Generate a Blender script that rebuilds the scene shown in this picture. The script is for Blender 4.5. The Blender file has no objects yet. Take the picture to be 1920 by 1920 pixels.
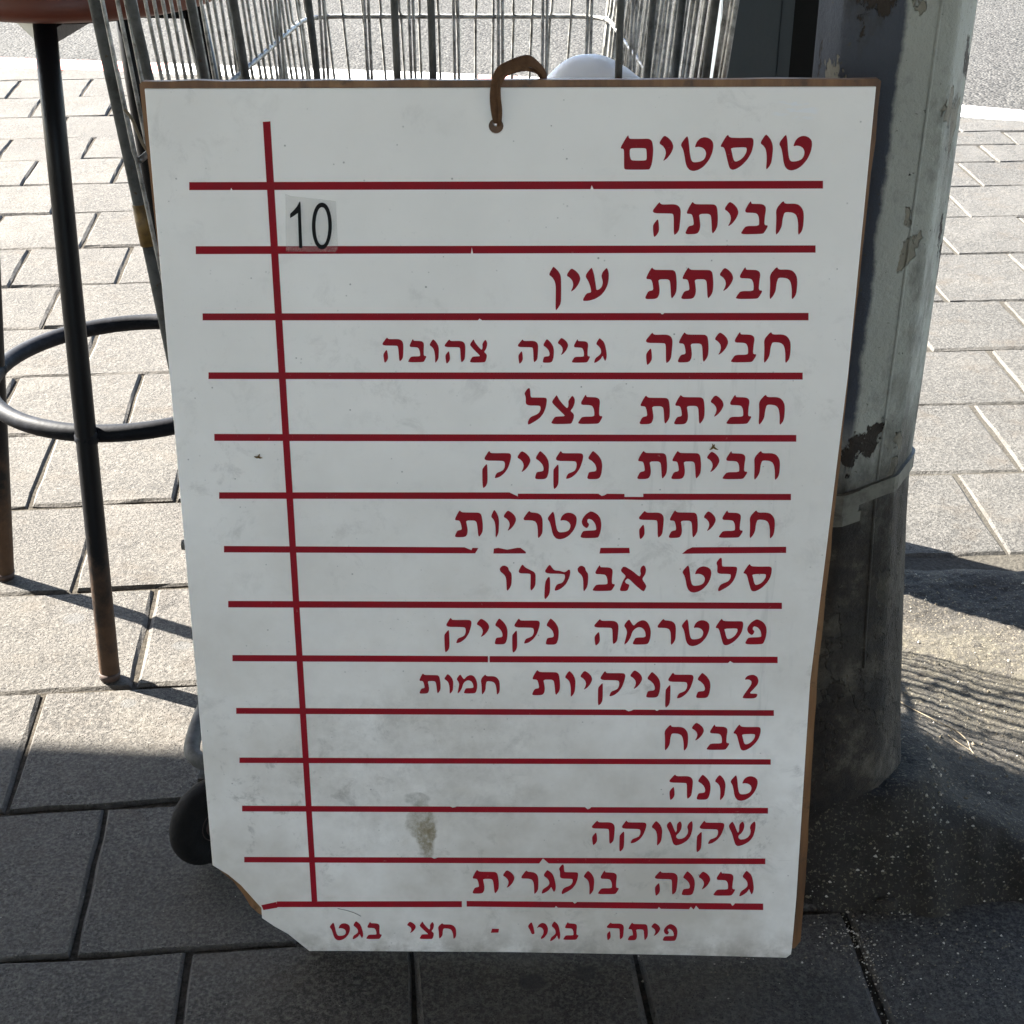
import bpy, bmesh, math, random
from mathutils import Vector, Matrix, noise as mnoise
from mathutils.geometry import tessellate_polygon
R = math.radians
scene = bpy.context.scene
COL = scene.collection
random.seed(7)

# ---------------------------------------------------------------- camera, sky, sun, exposure
CAM_H = 1.32542; CAM_P = 0.508422          # height above the pavement, pitch below the horizon
cam_d = bpy.data.cameras.new('Camera'); cam = bpy.data.objects.new('Camera', cam_d); COL.objects.link(cam)
cam.location = (0, 0, CAM_H); cam.rotation_euler = (math.pi/2 - CAM_P, 0, 0)
cam_d.sensor_width = 36.0; cam_d.sensor_fit = 'HORIZONTAL'; cam_d.lens = 36.0*2800/1920
cam_d.clip_start = 0.05; cam_d.clip_end = 500
scene.camera = cam

SUN_EL = R(40.0); SUN_AZ = (0.878, -0.479)   # horizontal direction the light travels
w = bpy.data.worlds.new('World'); scene.world = w; w.use_nodes = True
nt = w.node_tree
bg = nt.nodes['Background']; sky = nt.nodes.new('ShaderNodeTexSky'); sky.sky_type = 'NISHITA'; sky.sun_disc = False
sky.sun_elevation = SUN_EL; sky.sun_rotation = math.atan2(-SUN_AZ[0], -SUN_AZ[1])
nt.links.new(sky.outputs[0], bg.inputs[0]); bg.inputs[1].default_value = 0.05
sd = bpy.data.lights.new('Sun', 'SUN'); sd.energy = 4.2; sd.angle = R(0.55); sd.color = (1.0, 0.95, 0.86)
so = bpy.data.objects.new('Sun', sd); COL.objects.link(so)
so.rotation_euler = Vector((SUN_AZ[0]*math.cos(SUN_EL), SUN_AZ[1]*math.cos(SUN_EL), -math.sin(SUN_EL))).to_track_quat('-Z', 'Y').to_euler()
so.location = (-4, 6, 8)
vs = scene.view_settings
scene.display_settings.display_device = 'sRGB'
vs.view_transform = 'Standard'; vs.look = 'None'; vs.exposure = 4.0; vs.gamma = 1.0; vs.use_curve_mapping = False

# ---------------------------------------------------------------- node helpers
class NB:
    def __init__(s, name):
        s.m = bpy.data.materials.new(name); s.m.use_nodes = True
        s.t = s.m.node_tree; s.b = s.t.nodes['Principled BSDF']; s.out = s.t.nodes['Material Output']
        s._co = None
    def n(s, typ, **kw):
        x = s.t.nodes.new(typ)
        for k, v in kw.items(): setattr(x, k, v)
        return x
    def put(s, sock, v):
        if hasattr(v, 'is_linked') or isinstance(v, bpy.types.NodeSocket): s.t.links.new(v, sock)
        elif v is not None: sock.default_value = v
    def co(s):
        if s._co is None: s._co = s.n('ShaderNodeTexCoord').outputs['Object']
        return s._co
    def mapped(s, scale=(1,1,1), loc=(0,0,0), rot=(0,0,0)):
        m = s.n('ShaderNodeMapping'); s.t.links.new(s.co(), m.inputs[0])
        m.inputs['Scale'].default_value = scale; m.inputs['Location'].default_value = loc; m.inputs['Rotation'].default_value = rot
        return m.outputs[0]
    def noise(s, scale, detail=4, rough=0.55, vec=None, dist=0.0):
        x = s.n('ShaderNodeTexNoise'); s.put(x.inputs['Vector'], vec if vec is not None else s.co())
        x.inputs['Scale'].default_value = scale; x.inputs['Detail'].default_value = detail
        x.inputs['Roughness'].default_value = rough; x.inputs['Distortion'].default_value = dist
        return x.outputs[0]
    def voro(s, scale, vec=None, feature='F1'):
        x = s.n('ShaderNodeTexVoronoi', feature=feature); s.put(x.inputs['Vector'], vec if vec is not None else s.co())
        x.inputs['Scale'].default_value = scale
        return x
    def ramp(s, fac, stops, interp='LINEAR'):
        x = s.n('ShaderNodeValToRGB'); x.color_ramp.interpolation = interp
        e = x.color_ramp.elements
        while len(e) < len(stops): e.new(0.5)
        for el, (p, c) in zip(e, stops):
            el.position = p; el.color = c if len(c) == 4 else tuple(c)+(1,)
        s.put(x.inputs[0], fac); return x.outputs[0]
    def mask(s, fac, a, b):
        x = s.n('ShaderNodeMapRange'); x.clamp = True
        s.put(x.inputs[0], fac); x.inputs[1].default_value = a; x.inputs[2].default_value = b
        x.inputs[3].default_value = 0; x.inputs[4].default_value = 1
        return x.outputs[0]
    def math(s, op, a, b=0.0, c=None):
        x = s.n('ShaderNodeMath', operation=op); s.put(x.inputs[0], a); s.put(x.inputs[1], b)
        if c is not None: s.put(x.inputs[2], c)
        return x.outputs[0]
    def mix(s, fac, a, b, mode='MIX'):
        x = s.n('ShaderNodeMix', data_type='RGBA', blend_type=mode)
        s.put(x.inputs[0], fac)
        s.put(x.inputs[6], a if not isinstance(a, tuple) else (tuple(a)+(1,))[:4])
        s.put(x.inputs[7], b if not isinstance(b, tuple) else (tuple(b)+(1,))[:4])
        return x.outputs[2]
    def xyz(s):
        x = s.n('ShaderNodeSeparateXYZ'); s.t.links.new(s.co(), x.inputs[0]); return x.outputs
    def blob(s, c, size, axes, wob=0.35, scale=30):
        """soft ellipse mask: 1 inside, 0 outside, noisy rim (coordinates in object space)"""
        X = s.xyz(); d = None
        for ax, cc, ss in zip(axes, c, size):
            q = s.math('POWER', s.math('ABSOLUTE', s.math('DIVIDE', s.math('SUBTRACT', X[ax], cc), ss)), 2.0)
            d = q if d is None else s.math('ADD', d, q)
        d = s.math('ADD', d, s.math('MULTIPLY', s.math('SUBTRACT', s.noise(scale), 0.5), wob*4))
        return s.mask(d, 1.25, 0.6)
    def bump(s, h, strength=0.3, dist=0.01, prev=None):
        x = s.n('ShaderNodeBump'); x.inputs['Strength'].default_value = strength; x.inputs['Distance'].default_value = dist
        s.put(x.inputs['Height'], h)
        if prev is not None: s.put(x.inputs['Normal'], prev)
        return x.outputs[0]
    def fin(s, col, rough=0.6, metal=0.0, normal=None, spec=None):
        s.put(s.b.inputs['Base Color'], col if not isinstance(col, tuple) else (tuple(col)+(1,))[:4])
        s.put(s.b.inputs['Roughness'], rough); s.put(s.b.inputs['Metallic'], metal)
        if normal is not None: s.put(s.b.inputs['Normal'], normal)
        if spec is not None: s.b.inputs['Specular IOR Level'].default_value = spec
        return s.m

# ---------------------------------------------------------------- object helpers
def tag(o, label=None, cat=None, group=None, kind=None):
    if label: o['label'] = label
    if cat: o['category'] = cat
    if group: o['group'] = group
    if kind: o['kind'] = kind
    return o
def thing(name, loc, label, cat, group=None):
    o = bpy.data.objects.new(name, None); COL.objects.link(o); o.location = loc; o.empty_display_size = 0.05
    return tag(o, label, cat, group)
def obj(name, bm, mat, parent=None, smooth=False):
    """links bm (built in world coordinates) as one mesh; under a parent the coordinates become local"""
    if parent is not None:
        base = Vector((0, 0, 0)); p = parent
        while p is not None: base += p.location; p = p.parent
        bmesh.ops.translate(bm, verts=bm.verts, vec=-base)
    me = bpy.data.meshes.new(name); bm.normal_update(); bm.to_mesh(me); bm.free()
    if smooth:
        for p in me.polygons: p.use_smooth = True
    me.materials.append(mat)
    o = bpy.data.objects.new(name, me); COL.objects.link(o)
    if parent is not None: o.parent = parent
    return o
def BM(): return bmesh.new()
def box(bm, lo, hi, rot=None, c=None):
    vs_ = [Vector((x, y, z)) for x in (lo[0], hi[0]) for y in (lo[1], hi[1]) for z in (lo[2], hi[2])]
    if rot is not None: vs_ = [rot @ (v-Vector(c))+Vector(c) for v in vs_]
    v = [bm.verts.new(p) for p in vs_]
    for f in ((0,1,3,2),(4,6,7,5),(0,4,5,1),(2,3,7,6),(0,2,6,4),(1,5,7,3)): bm.faces.new([v[i] for i in f])
def tube(bm, pts, r, seg=8, closed=False, flat=1.0, up=None, cap=True):
    """tube along a polyline, r a number or a list; flat squeezes the section along the second axis"""
    pts = [Vector(p) for p in pts]; n = len(pts); rings = []
    prev = None
    for i, p in enumerate(pts):
        if closed: t = (pts[(i+1) % n]-pts[i-1]).normalized()
        else: t = (pts[min(i+1, n-1)]-pts[max(i-1, 0)]).normalized()
        if prev is None:
            a = Vector(up) if up else (Vector((0,0,1)) if abs(t.z) < 0.9 else Vector((1,0,0)))
            x = (a - t*a.dot(t)).normalized()
        else: x = (prev - t*prev.dot(t)).normalized()
        prev = x; y = t.cross(x)
        rr = r[i] if isinstance(r, (list, tuple)) else r
        rings.append([bm.verts.new(p + x*math.cos(2*math.pi*k/seg)*rr + y*math.sin(2*math.pi*k/seg)*rr*flat) for k in range(seg)])
    m = n if closed else n-1
    for i in range(m):
        A, B = rings[i], rings[(i+1) % n]
        for k in range(seg): bm.faces.new((A[k], A[(k+1) % seg], B[(k+1) % seg], B[k]))
    if cap and not closed:
        bm.faces.new(rings[0][::-1]); bm.faces.new(rings[-1])
def spline(pts, sub=6, closed=False):
    pts = [Vector(p) for p in pts]; n = len(pts); out = []
    rng = range(n if closed else n-1)
    for i in rng:
        if closed: p0, p1, p2, p3 = pts[i-1], pts[i], pts[(i+1) % n], pts[(i+2) % n]
        else: p0, p1, p2, p3 = pts[max(i-1, 0)], pts[i], pts[i+1], pts[min(i+2, n-1)]
        for k in range(sub):
            t = k/sub
            out.append(0.5*((2*p1)+(p2-p0)*t+(2*p0-5*p1+4*p2-p3)*t*t+(3*p1-p0-3*p2+p3)*t**3))
    if not closed: out.append(pts[-1])
    return out
def lathe(bm, c, prof, seg=40, axis=None):
    """prof: list of (radius, height); axis: 3x3 matrix that turns z into the wheel's axle"""
    rings = []
    for r_, h_ in prof:
        ring = []
        for k in range(seg):
            a = 2*math.pi*k/seg; v = Vector((r_*math.cos(a), r_*math.sin(a), h_))
            if axis is not None: v = axis @ v
            ring.append(bm.verts.new(v+Vector(c)))
        rings.append(ring)
    for i in range(len(rings)-1):
        A, B = rings[i], rings[i+1]
        for k in range(seg): bm.faces.new((A[k], A[(k+1) % seg], B[(k+1) % seg], B[k]))
    bm.faces.new(rings[0][::-1]); bm.faces.new(rings[-1])

# ---------------------------------------------------------------- lettering, rules and outlines of the board (mm on the board)
GLYPHS = {
 'tet': [[(193,999),(0,747),(94,609),(149,410),(179,256),(233,118),(324,25),(442,0),(588,34),(745,132),(895,317),(976,516),(999,699),(975,821),(892,904),(790,943),(691,950),(579,913),(488,822),(436,661),(532,685),(649,669),(743,608),(791,516),(781,409),(729,317),(618,265),(487,247),(404,256),(349,318),(300,502),(264,746),(235,899)]],
 'vav': [[(378,999),(0,755),(278,678),(455,586),(542,463),(592,278),(588,0),(825,108),(949,217),(976,371),(999,586),(933,724),(782,846),(589,938)]],
 'samekh': [[(212,999),(0,647),(109,634),(165,548),(251,270),(315,84),(363,22),(432,0),(539,28),(701,130),(858,300),(962,485),(999,670),(999,808),(974,869),(915,894),(580,885),(276,895)],[(329,616),(783,633),(814,578),(804,486),(735,362),(623,270),(524,233),(473,239),(428,301),(363,517)]],
 'yod': [[(336,999),(0,695),(271,597),(454,469),(518,320),(470,171),(333,0),(611,107),(859,299),(993,490),(999,596),(896,745),(659,893)]],
 'mems': [[(233,999),(0,606),(110,593),(129,521),(146,48),(171,17),(221,1),(886,0),(927,32),(972,158),(996,363),(999,583),(968,755),(932,833),(847,880),(568,871),(304,874),(260,896)],[(298,584),(363,612),(743,611),(794,583),(816,300),(775,259),(410,260),(343,285),(306,395)]],
 'het': [[(233,999),(0,758),(43,459),(58,0),(181,127),(252,270),(262,491),(304,654),(398,670),(590,657),(710,601),(778,491),(823,301),(846,0),(967,127),(999,270),(997,522),(969,679),(901,789),(797,874),(641,911),(299,905)]],
 'bet': [[(295,999),(69,644),(477,634),(569,601),(631,503),(655,372),(653,251),(184,247),(91,142),(0,0),(756,10),(856,36),(999,264),(843,274),(844,536),(864,716),(847,813),(781,869),(677,895),(372,901),(331,911)]],
 'tav': [[(191,999),(89,825),(12,634),(187,624),(237,490),(269,288),(137,261),(87,220),(0,7),(326,14),(412,51),(459,152),(469,288),(441,456),(407,624),(693,631),(766,591),(796,490),(844,0),(951,136),(996,254),(999,490),(965,758),(934,858),(868,909),(763,915),(310,916),(239,942)]],
 'he': [[(278,999),(0,683),(663,676),(745,661),(772,568),(802,56),(916,134),(973,227),(990,445),(999,722),(967,830),(889,901),(759,931),(392,922),(317,944)],None,[(254,537),(101,361),(104,227),(146,0),(252,87),(310,196),(292,383)]],
 'ayin': [[(323,999),(84,753),(229,573),(304,423),(338,288),(320,250),(152,227),(0,0),(229,0),(486,54),(721,167),(874,318),(966,484),(999,649),(998,813),(957,932),(906,992),(753,858),(712,738),(763,619),(776,529),(741,423),(654,348),(536,318),(511,468),(440,768),(364,947)]],
 'nuns': [[(330,999),(0,826),(268,770),(461,691),(562,590),(577,341),(579,0),(802,80),(998,183),(999,455),(968,759),(887,837),(712,915),(406,996)]],
 'gimel': [[(362,999),(110,778),(382,668),(521,557),(552,424),(446,335),(99,201),(0,0),(285,67),(545,179),(678,313),(741,224),(884,79),(987,202),(999,358),(918,580),(842,735),(723,867),(451,988)]],
 'nun': [[(324,999),(12,740),(286,658),(513,540),(616,399),(596,281),(151,256),(79,185),(0,0),(705,3),(876,68),(969,234),(999,494),(928,682),(724,847),(423,983)]],
 'tsadi': [[(229,999),(41,776),(97,699),(403,451),(600,305),(558,270),(192,260),(119,182),(0,0),(824,11),(898,46),(969,202),(983,315),(942,375),(822,461),(936,581),(996,736),(999,856),(947,941),(882,984),(726,804),(740,701),(732,598),(680,546),(526,666),(351,837),(262,973)]],
 'lamed': [[(151,995),(250,999),(280,758),(364,745),(935,746),(991,712),(999,645),(953,470),(858,321),(706,199),(487,103),(191,0),(167,75),(243,184),(330,232),(550,286),(659,334),(723,415),(726,496),(676,530),(71,533),(67,764),(0,858)]],
 'qof': [[(233,999),(18,735),(683,732),(758,714),(784,655),(775,562),(728,488),(631,447),(508,413),(460,357),(426,267),(598,301),(768,404),(899,553),(978,748),(999,858),(972,913),(910,935),(308,929),(271,957)],None,[(132,637),(176,634),(188,169),(134,66),(36,0),(9,94),(0,466),(11,522)]],
 'pe': [[(459,999),(237,881),(99,721),(62,593),(129,466),(297,371),(378,419),(428,522),(330,595),(335,690),(407,729),(574,675),(703,548),(758,389),(754,293),(177,274),(96,209),(0,0),(827,11),(907,85),(981,294),(999,550),(942,741),(813,883),(604,977)]],
 'resh': [[(327,999),(0,656),(478,652),(645,613),(730,507),(763,323),(781,0),(905,93),(998,217),(999,569),(975,722),(911,828),(785,898),(619,924),(411,933)]],
 'mem': [[(183,999),(0,747),(96,616),(130,485),(107,334),(36,0),(170,126),(265,297),(319,505),(405,619),(511,683),(620,688),(732,621),(800,490),(819,302),(455,291),(404,204),(331,25),(868,38),(944,114),(990,304),(999,511),(954,698),(866,866),(754,940),(645,947),(503,882),(364,731),(288,824)]],
 'alef': [[(124,968),(4,783),(234,591),(129,428),(71,265),(0,26),(288,28),(347,169),(365,267),(229,315),(187,396),(300,526),(599,236),(897,0),(957,108),(999,232),(812,481),(932,661),(956,822),(920,935),(853,999),(762,918),(735,789),(772,676),(729,555),(449,786)]],
 'shin': [[(135,974),(0,791),(158,510),(262,189),(319,56),(414,0),(610,60),(817,196),(948,388),(999,653),(999,879),(953,999),(837,877),(793,745),(839,613),(831,481),(751,347),(629,277),(485,260),(408,324),(401,418),(502,514),(581,667),(592,855),(521,986),(410,872),(403,721),(416,608),(376,513),(311,644),(215,869)]],
 'two': [[(439,998),(187,943),(50,792),(333,810),(516,731),(516,596),(340,407),(70,136),(0,0),(869,5),(999,206),(409,203),(687,409),(922,599),(962,760),(863,920),(654,999)]],
 'dash': [[(146,999),(0,0),(927,77),(999,974)]],
 'tetw': [[(181,999),(0,734),(117,523),(203,273),(350,303),(310,555),(276,722)],None,[(438,624),(550,838),(709,941),(894,872),(999,623),(971,342),(836,115),(677,0),(643,84),(765,283),(785,507),(690,662),(552,699)]],
 'qofw': [[(218,999),(0,735),(769,727),(810,668),(790,572),(713,475),(489,426),(413,244),(621,287),(843,428),(965,621),(999,764),(984,836),(926,848),(848,788),(768,768),(607,810),(415,821),(333,880)],None,[(179,636),(253,629),(262,231),(207,110),(80,0),(46,85),(69,496)]],
 'vavw': [[(421,999),(197,982),(0,885),(59,771),(367,659),(510,545),(556,415),(597,0),(853,138),(979,286),(999,547),(966,709),(771,806),(688,935)]],
 'reshw': [[(254,999),(0,655),(683,652),(731,590),(718,0),(905,121),(997,247),(999,623),(894,716),(704,777),(420,869)]],
}
ROWS = [
 [('mems',446.0,477.5,924.5,957.3),('yod',482.4,496.1,932.3,956.5),('tet',502.6,533.7,923.1,956.2),('samekh',539.7,570.9,924.2,957.6),('vav',577.0,589.6,923.9,957.3),('tet',594.5,625.8,923.5,957.3)],
 [('he',477.4,506.3,859.7,894.2),('tav',511.0,542.0,862.7,894.4),('yod',547.3,561.0,870.4,894.5),('bet',564.2,590.6,862.9,895.4),('het',596.5,623.7,861.6,895.4)],
 [('tav',475.1,505.9,798.8,830.8),('tav',510.2,541.4,798.9,830.8),('yod',546.4,560.1,806.9,830.6),('bet',563.3,589.8,799.2,831.6),('het',595.3,622.6,798.3,831.6),('nuns',380.9,393.5,786.8,831.1),('yod',398.0,411.8,806.1,829.9),('ayin',414.2,439.5,797.2,830.6)],
 [('he',476.2,504.6,731.3,765.6),('tav',510.0,540.5,734.3,765.9),('yod',545.6,559.3,742.2,765.9),('bet',562.6,588.6,734.7,766.7),('het',594.4,621.3,733.5,766.6),('he',349.9,371.7,732.4,758.3),('nun',376.2,387.5,733.9,758.3),('yod',390.6,401.3,741.7,759.9),('bet',404.9,423.8,734.0,758.8),('gimel',427.4,440.0,733.5,759.3),('he',214.9,237.4,733.0,759.9),('bet',241.3,260.6,733.9,758.7),('vav',263.2,272.8,733.1,758.1),('he',277.0,299.2,732.3,758.1),('tsadi',303.0,321.0,733.8,758.0)],
 [('lamed',358.3,381.2,667.9,707.3),('tsadi',385.2,409.3,669.0,700.0),('bet',412.5,438.2,669.2,701.2),('tav',474.6,505.4,669.0,700.1),('tav',509.5,540.3,669.0,700.9),('yod',545.1,558.8,677.2,700.7),('bet',562.1,588.1,669.7,701.6),('het',593.9,620.6,668.4,701.7)],
 [('qof',315.8,345.6,598.3,640.1),('yod',351.3,365.2,616.3,640.0),('nun',370.0,384.5,608.8,639.8),('qof',389.0,419.4,597.6,640.4),('nun',423.6,439.1,609.1,640.1),('tav',474.6,505.4,609.2,640.8),('tav',509.5,540.0,609.4,640.9),('yod',544.9,558.3,617.2,640.4),('bet',561.9,588.1,609.8,641.3),('het',593.4,620.3,608.5,641.6)],
 [('tav',286.4,316.4,542.5,573.6),('vav',324.7,333.3,541.9,574.5),('yod',337.5,351.0,550.2,573.9),('resh',357.3,378.9,541.7,573.7),('tet',383.4,414.4,541.1,573.1),('pe',418.0,440.1,542.6,573.2),('he',476.8,504.7,541.3,574.5),('tav',510.0,540.3,543.2,575.1),('yod',545.5,558.4,551.3,574.4),('bet',562.1,587.9,544.0,575.7),('het',593.3,620.0,542.8,575.9)],
 [('vavw',334.0,347.0,479.8,510.4),('reshw',352.9,372.3,480.2,512.5),('qofw',380.4,408.9,470.6,512.6),('vavw',416.2,428.0,479.8,510.8),('bet',432.3,457.0,481.2,512.2),('alef',461.4,490.0,480.6,512.0),('tet',526.6,557.6,480.2,512.6),('lamed',561.9,584.3,481.5,520.9),('samekh',590.4,620.6,482.1,514.8)],
 [('qof',274.5,304.1,405.6,448.3),('yod',309.0,323.0,424.8,447.5),('nun',328.7,342.9,416.2,447.6),('qof',347.8,377.6,405.9,448.2),('nun',383.9,398.1,416.4,448.1),('he',433.9,462.0,415.3,448.2),('mem',467.5,496.9,416.5,448.5),('resh',502.2,523.6,416.8,449.1),('tet',529.0,559.3,416.0,449.1),('samekh',565.1,595.0,417.4,450.1),('pe',598.0,620.6,418.7,449.1)],
 [('tav',245.8,269.7,354.0,379.7),('vav',273.5,283.7,354.0,379.2),('mem',287.1,310.0,354.3,379.3),('het',313.8,334.7,353.3,379.2),('tav',369.5,400.6,353.3,385.2),('vav',405.4,417.4,351.5,384.5),('yod',422.0,435.4,360.9,384.9),('qof',442.2,471.5,341.2,385.0),('yod',476.2,489.8,362.4,386.2),('nun',494.7,510.0,352.0,383.9),('qof',515.9,545.6,339.2,383.9),('nun',549.2,564.5,352.0,383.4),('two',599.9,616.8,352.1,381.5)],
 [('het',517.0,543.7,283.9,318.3),('yod',546.4,560.4,297.6,321.1),('bet',564.1,590.0,286.1,319.4),('samekh',592.5,622.8,285.7,319.8)],
 [('he',523.5,552.0,219.1,253.9),('nun',556.9,572.2,220.6,253.6),('vav',576.1,588.7,219.5,253.8),('tet',593.5,624.4,219.7,254.0)],
 [('he',438.2,466.5,156.7,191.0),('qof',472.2,502.4,148.5,191.7),('vav',507.8,520.7,157.1,191.5),('shin',524.7,554.8,158.0,192.2),('qof',560.5,590.7,148.9,192.7),('shin',595.1,625.9,158.2,192.8)],
 [('tav',302.9,334.3,86.9,121.0),('yod',338.5,352.4,95.7,121.2),('resh',358.9,380.4,87.2,121.2),('gimel',383.9,400.7,87.9,121.6),('lamed',403.7,426.3,87.6,129.8),('vav',432.2,445.2,87.1,121.7),('bet',449.2,474.5,88.7,122.9),('he',512.9,541.5,87.0,122.8),('nun',546.8,561.7,88.9,122.6),('yod',564.9,579.0,97.0,123.0),('bet',583.1,609.1,88.9,123.7),('gimel',613.5,629.9,87.9,124.3)],
 [('tet',133.5,158.0,16.6,42.9),('gimel',160.2,173.3,18.1,44.8),('bet',176.3,195.9,19.2,44.8),('yod',225.5,236.0,28.8,45.6),('tsadi',239.9,257.7,20.3,45.9),('het',262.4,284.0,20.8,44.2),('dash',325.0,334.7,31.0,36.9),('tetw',368.5,392.7,22.6,48.1),('gimel',395.0,407.2,19.5,48.7),('bet',410.3,429.2,22.2,48.7),('he',460.0,481.8,22.2,48.7),('tav',486.5,510.3,22.7,48.8),('yod',513.5,524.4,29.7,48.7),('pe',527.6,545.0,22.7,47.4)],
]
RULES = [
 [[(35.4,913.2),(638.8,913.9),(639.4,906.6),(422.4,906.2),(421.5,908.1),(420.5,909.9),(419.4,906.2),(76.5,905.6),(76.0,906.8),(75.4,907.9),(74.5,905.6),(34.8,905.6)]],
 [[(36.8,851.2),(637.0,852.2),(637.6,845.2),(307.3,844.2),(306.7,847.2),(306.1,850.2),(305.2,844.2),(36.2,843.4)]],
 [[(38.5,783.9),(491.1,785.1),(492.9,783.7),(494.1,784.1),(495.3,785.1),(635.9,785.5),(636.5,778.0),(316.0,777.4),(314.7,778.3),(313.4,779.2),(311.8,777.4),(38.0,776.8)]],
 [[(39.9,722.8),(635.2,724.4),(635.8,717.2),(39.3,715.8)]],
 [[(41.0,656.9),(634.2,658.4),(634.7,651.2),(40.5,649.3)]],
 [[(41.4,592.2),(343.9,593.9),(343.9,586.5),(40.9,585.0)],[(343.9,593.9),(352.7,589.5),(352.8,586.2),(343.9,586.5)],[(352.7,592.5),(434.9,593.0),(435.1,586.4),(352.8,586.2)],[(434.9,593.0),(436.0,592.9),(439.6,590.4),(442.2,591.2),(444.8,593.0),(462.9,592.9),(463.2,586.6),(435.1,586.4)],[(463.1,589.6),(482.3,589.7),(482.4,586.4),(463.2,586.6)],[(482.2,593.3),(633.9,593.9),(634.4,587.0),(482.4,586.4)]],
 [[(42.2,530.9),(297.0,531.2),(304.3,527.9),(305.4,530.6),(311.6,530.4),(308.2,524.3),(41.6,523.5)],[(327.9,529.9),(332.4,530.8),(342.0,528.7),(352.6,531.0),(356.0,531.0),(361.6,526.4),(361.7,524.6),(327.4,524.3)],[(440.0,531.6),(470.1,531.8),(470.9,525.7),(439.0,525.1)],[(535.9,532.9),(633.6,534.2),(634.1,527.2),(525.7,525.5),(530.4,530.1)]],
 [[(42.3,466.1),(634.1,469.0),(634.7,461.7),(41.7,458.4)]],
 [[(42.4,400.2),(321.7,401.7),(321.7,394.1),(41.9,392.6)],[(323.5,401.7),(634.5,404.0),(635.1,396.3),(587.4,396.0),(585.6,397.1),(583.9,398.3),(581.7,395.9),(323.5,394.1)]],
 [[(42.1,333.8),(472.6,336.5),(476.5,334.4),(479.2,335.1),(482.0,336.6),(505.4,336.7),(507.3,335.3),(508.7,335.8),(510.1,336.8),(635.4,337.6),(636.0,330.5),(41.6,326.3)]],
 [[(41.5,269.4),(636.6,274.7),(637.1,267.8),(41.0,262.4)]],
 [[(40.3,205.1),(278.6,207.3),(281.5,205.8),(283.7,206.3),(285.9,207.4),(431.9,208.7),(434.9,205.7),(437.0,206.7),(439.1,208.8),(638.3,210.6),(638.8,203.1),(39.8,197.5)]],
 [[(38.2,134.5),(256.2,137.1),(259.2,135.6),(261.4,136.1),(263.6,137.2),(640.2,141.7),(640.8,133.9),(392.0,131.1),(388.6,134.5),(385.2,137.9),(380.9,130.9),(37.7,127.0)]],
 [[(54.1,66.2),(72.1,71.1),(72.9,63.0),(56.2,59.3)],[(72.7,71.9),(291.0,76.0),(291.0,67.5),(72.3,63.8)],[(296.6,76.4),(420.9,77.1),(422.9,74.7),(424.4,75.4),(425.9,77.2),(604.6,78.2),(606.8,74.7),(608.3,75.8),(609.6,78.3),(642.3,78.5),(643.0,69.4),(568.6,69.2),(566.6,71.8),(564.6,74.5),(562.4,69.1),(561.8,69.2),(560.2,70.9),(558.6,72.7),(556.8,69.1),(523.9,69.1),(522.7,70.4),(521.5,71.7),(520.1,69.0),(403.6,68.7),(402.5,70.0),(401.3,71.2),(399.9,68.7),(296.6,68.4)]],
]
VRULE = [(109.6, 969.5), (116.7, 970.0), (120.7, 72.3), (114.1, 72.2)]
DIGIT_ONE = [(140.5, 894.5), (141.6, 894.5), (141.2, 849.8), (138.0, 849.8), (138.5, 883.6), (135.0, 881.2), (130.8, 878.7), (130.9, 882.9), (134.8, 886.5), (137.9, 889.9)]
DIGIT_ZERO = [[(170.9, 871.3), (170.7, 867.8), (170.2, 864.3), (169.5, 861.0), (168.7, 858.0), (167.6, 855.3), (166.5, 852.9), (165.1, 851.1), (163.7, 849.7), (162.1, 848.9), (160.2, 848.6), (158.4, 848.9), (156.9, 849.7), (155.5, 851.1), (154.4, 852.9), (153.4, 855.3), (152.6, 858.0), (152.0, 861.0), (151.6, 864.3), (151.4, 867.8), (151.5, 871.3), (151.8, 874.8), (152.3, 878.3), (152.9, 881.5), (153.8, 884.5), (154.8, 887.2), (156.0, 889.5), (157.3, 891.3), (158.8, 892.6), (160.4, 893.4), (162.2, 893.7), (164.0, 893.4), (165.5, 892.6), (166.8, 891.3), (168.0, 889.5), (169.0, 887.2), (169.8, 884.5), (170.4, 881.5), (170.8, 878.2), (171.0, 874.8)],[(167.5, 871.0), (167.3, 868.2), (166.9, 865.4), (166.5, 862.7), (165.9, 860.3), (165.2, 858.1), (164.5, 856.2), (163.6, 854.7), (162.7, 853.6), (161.6, 852.9), (160.4, 852.7), (159.3, 852.9), (158.3, 853.6), (157.5, 854.7), (156.7, 856.2), (156.1, 858.1), (155.6, 860.3), (155.3, 862.7), (155.1, 865.4), (155.0, 868.2), (155.0, 871.0), (155.2, 873.9), (155.6, 876.7), (156.0, 879.3), (156.6, 881.7), (157.3, 883.9), (158.1, 885.8), (158.9, 887.2), (159.9, 888.3), (160.9, 889.0), (162.0, 889.2), (163.2, 889.0), (164.2, 888.3), (165.0, 887.2), (165.7, 885.8), (166.3, 883.9), (166.8, 881.7), (167.2, 879.3), (167.4, 876.7), (167.5, 873.9)]]
FILM = [(127.4, 901.9), (132.6, 900.0), (175.8, 895.2), (175.8, 848.6), (173.3, 845.6), (124.9, 846.1)]
PANEL = [(-0.0, 1000.0), (680.0, 1000.0), (680.3, 724.0), (672.0, 372.7), (680.0, 90.1), (680.7, 14.9), (680.2, 5.5), (675.0, 0.3), (552.7, 1.9), (350.2, 2.5), (146.3, 0.5), (107.8, -0.4), (95.6, 12.0), (83.5, 24.4), (68.1, 35.0), (53.6, 47.2), (53.8, 61.9), (46.8, 71.8), (31.8, 93.7), (17.7, 108.7), (0.2, 121.9)]
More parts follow.
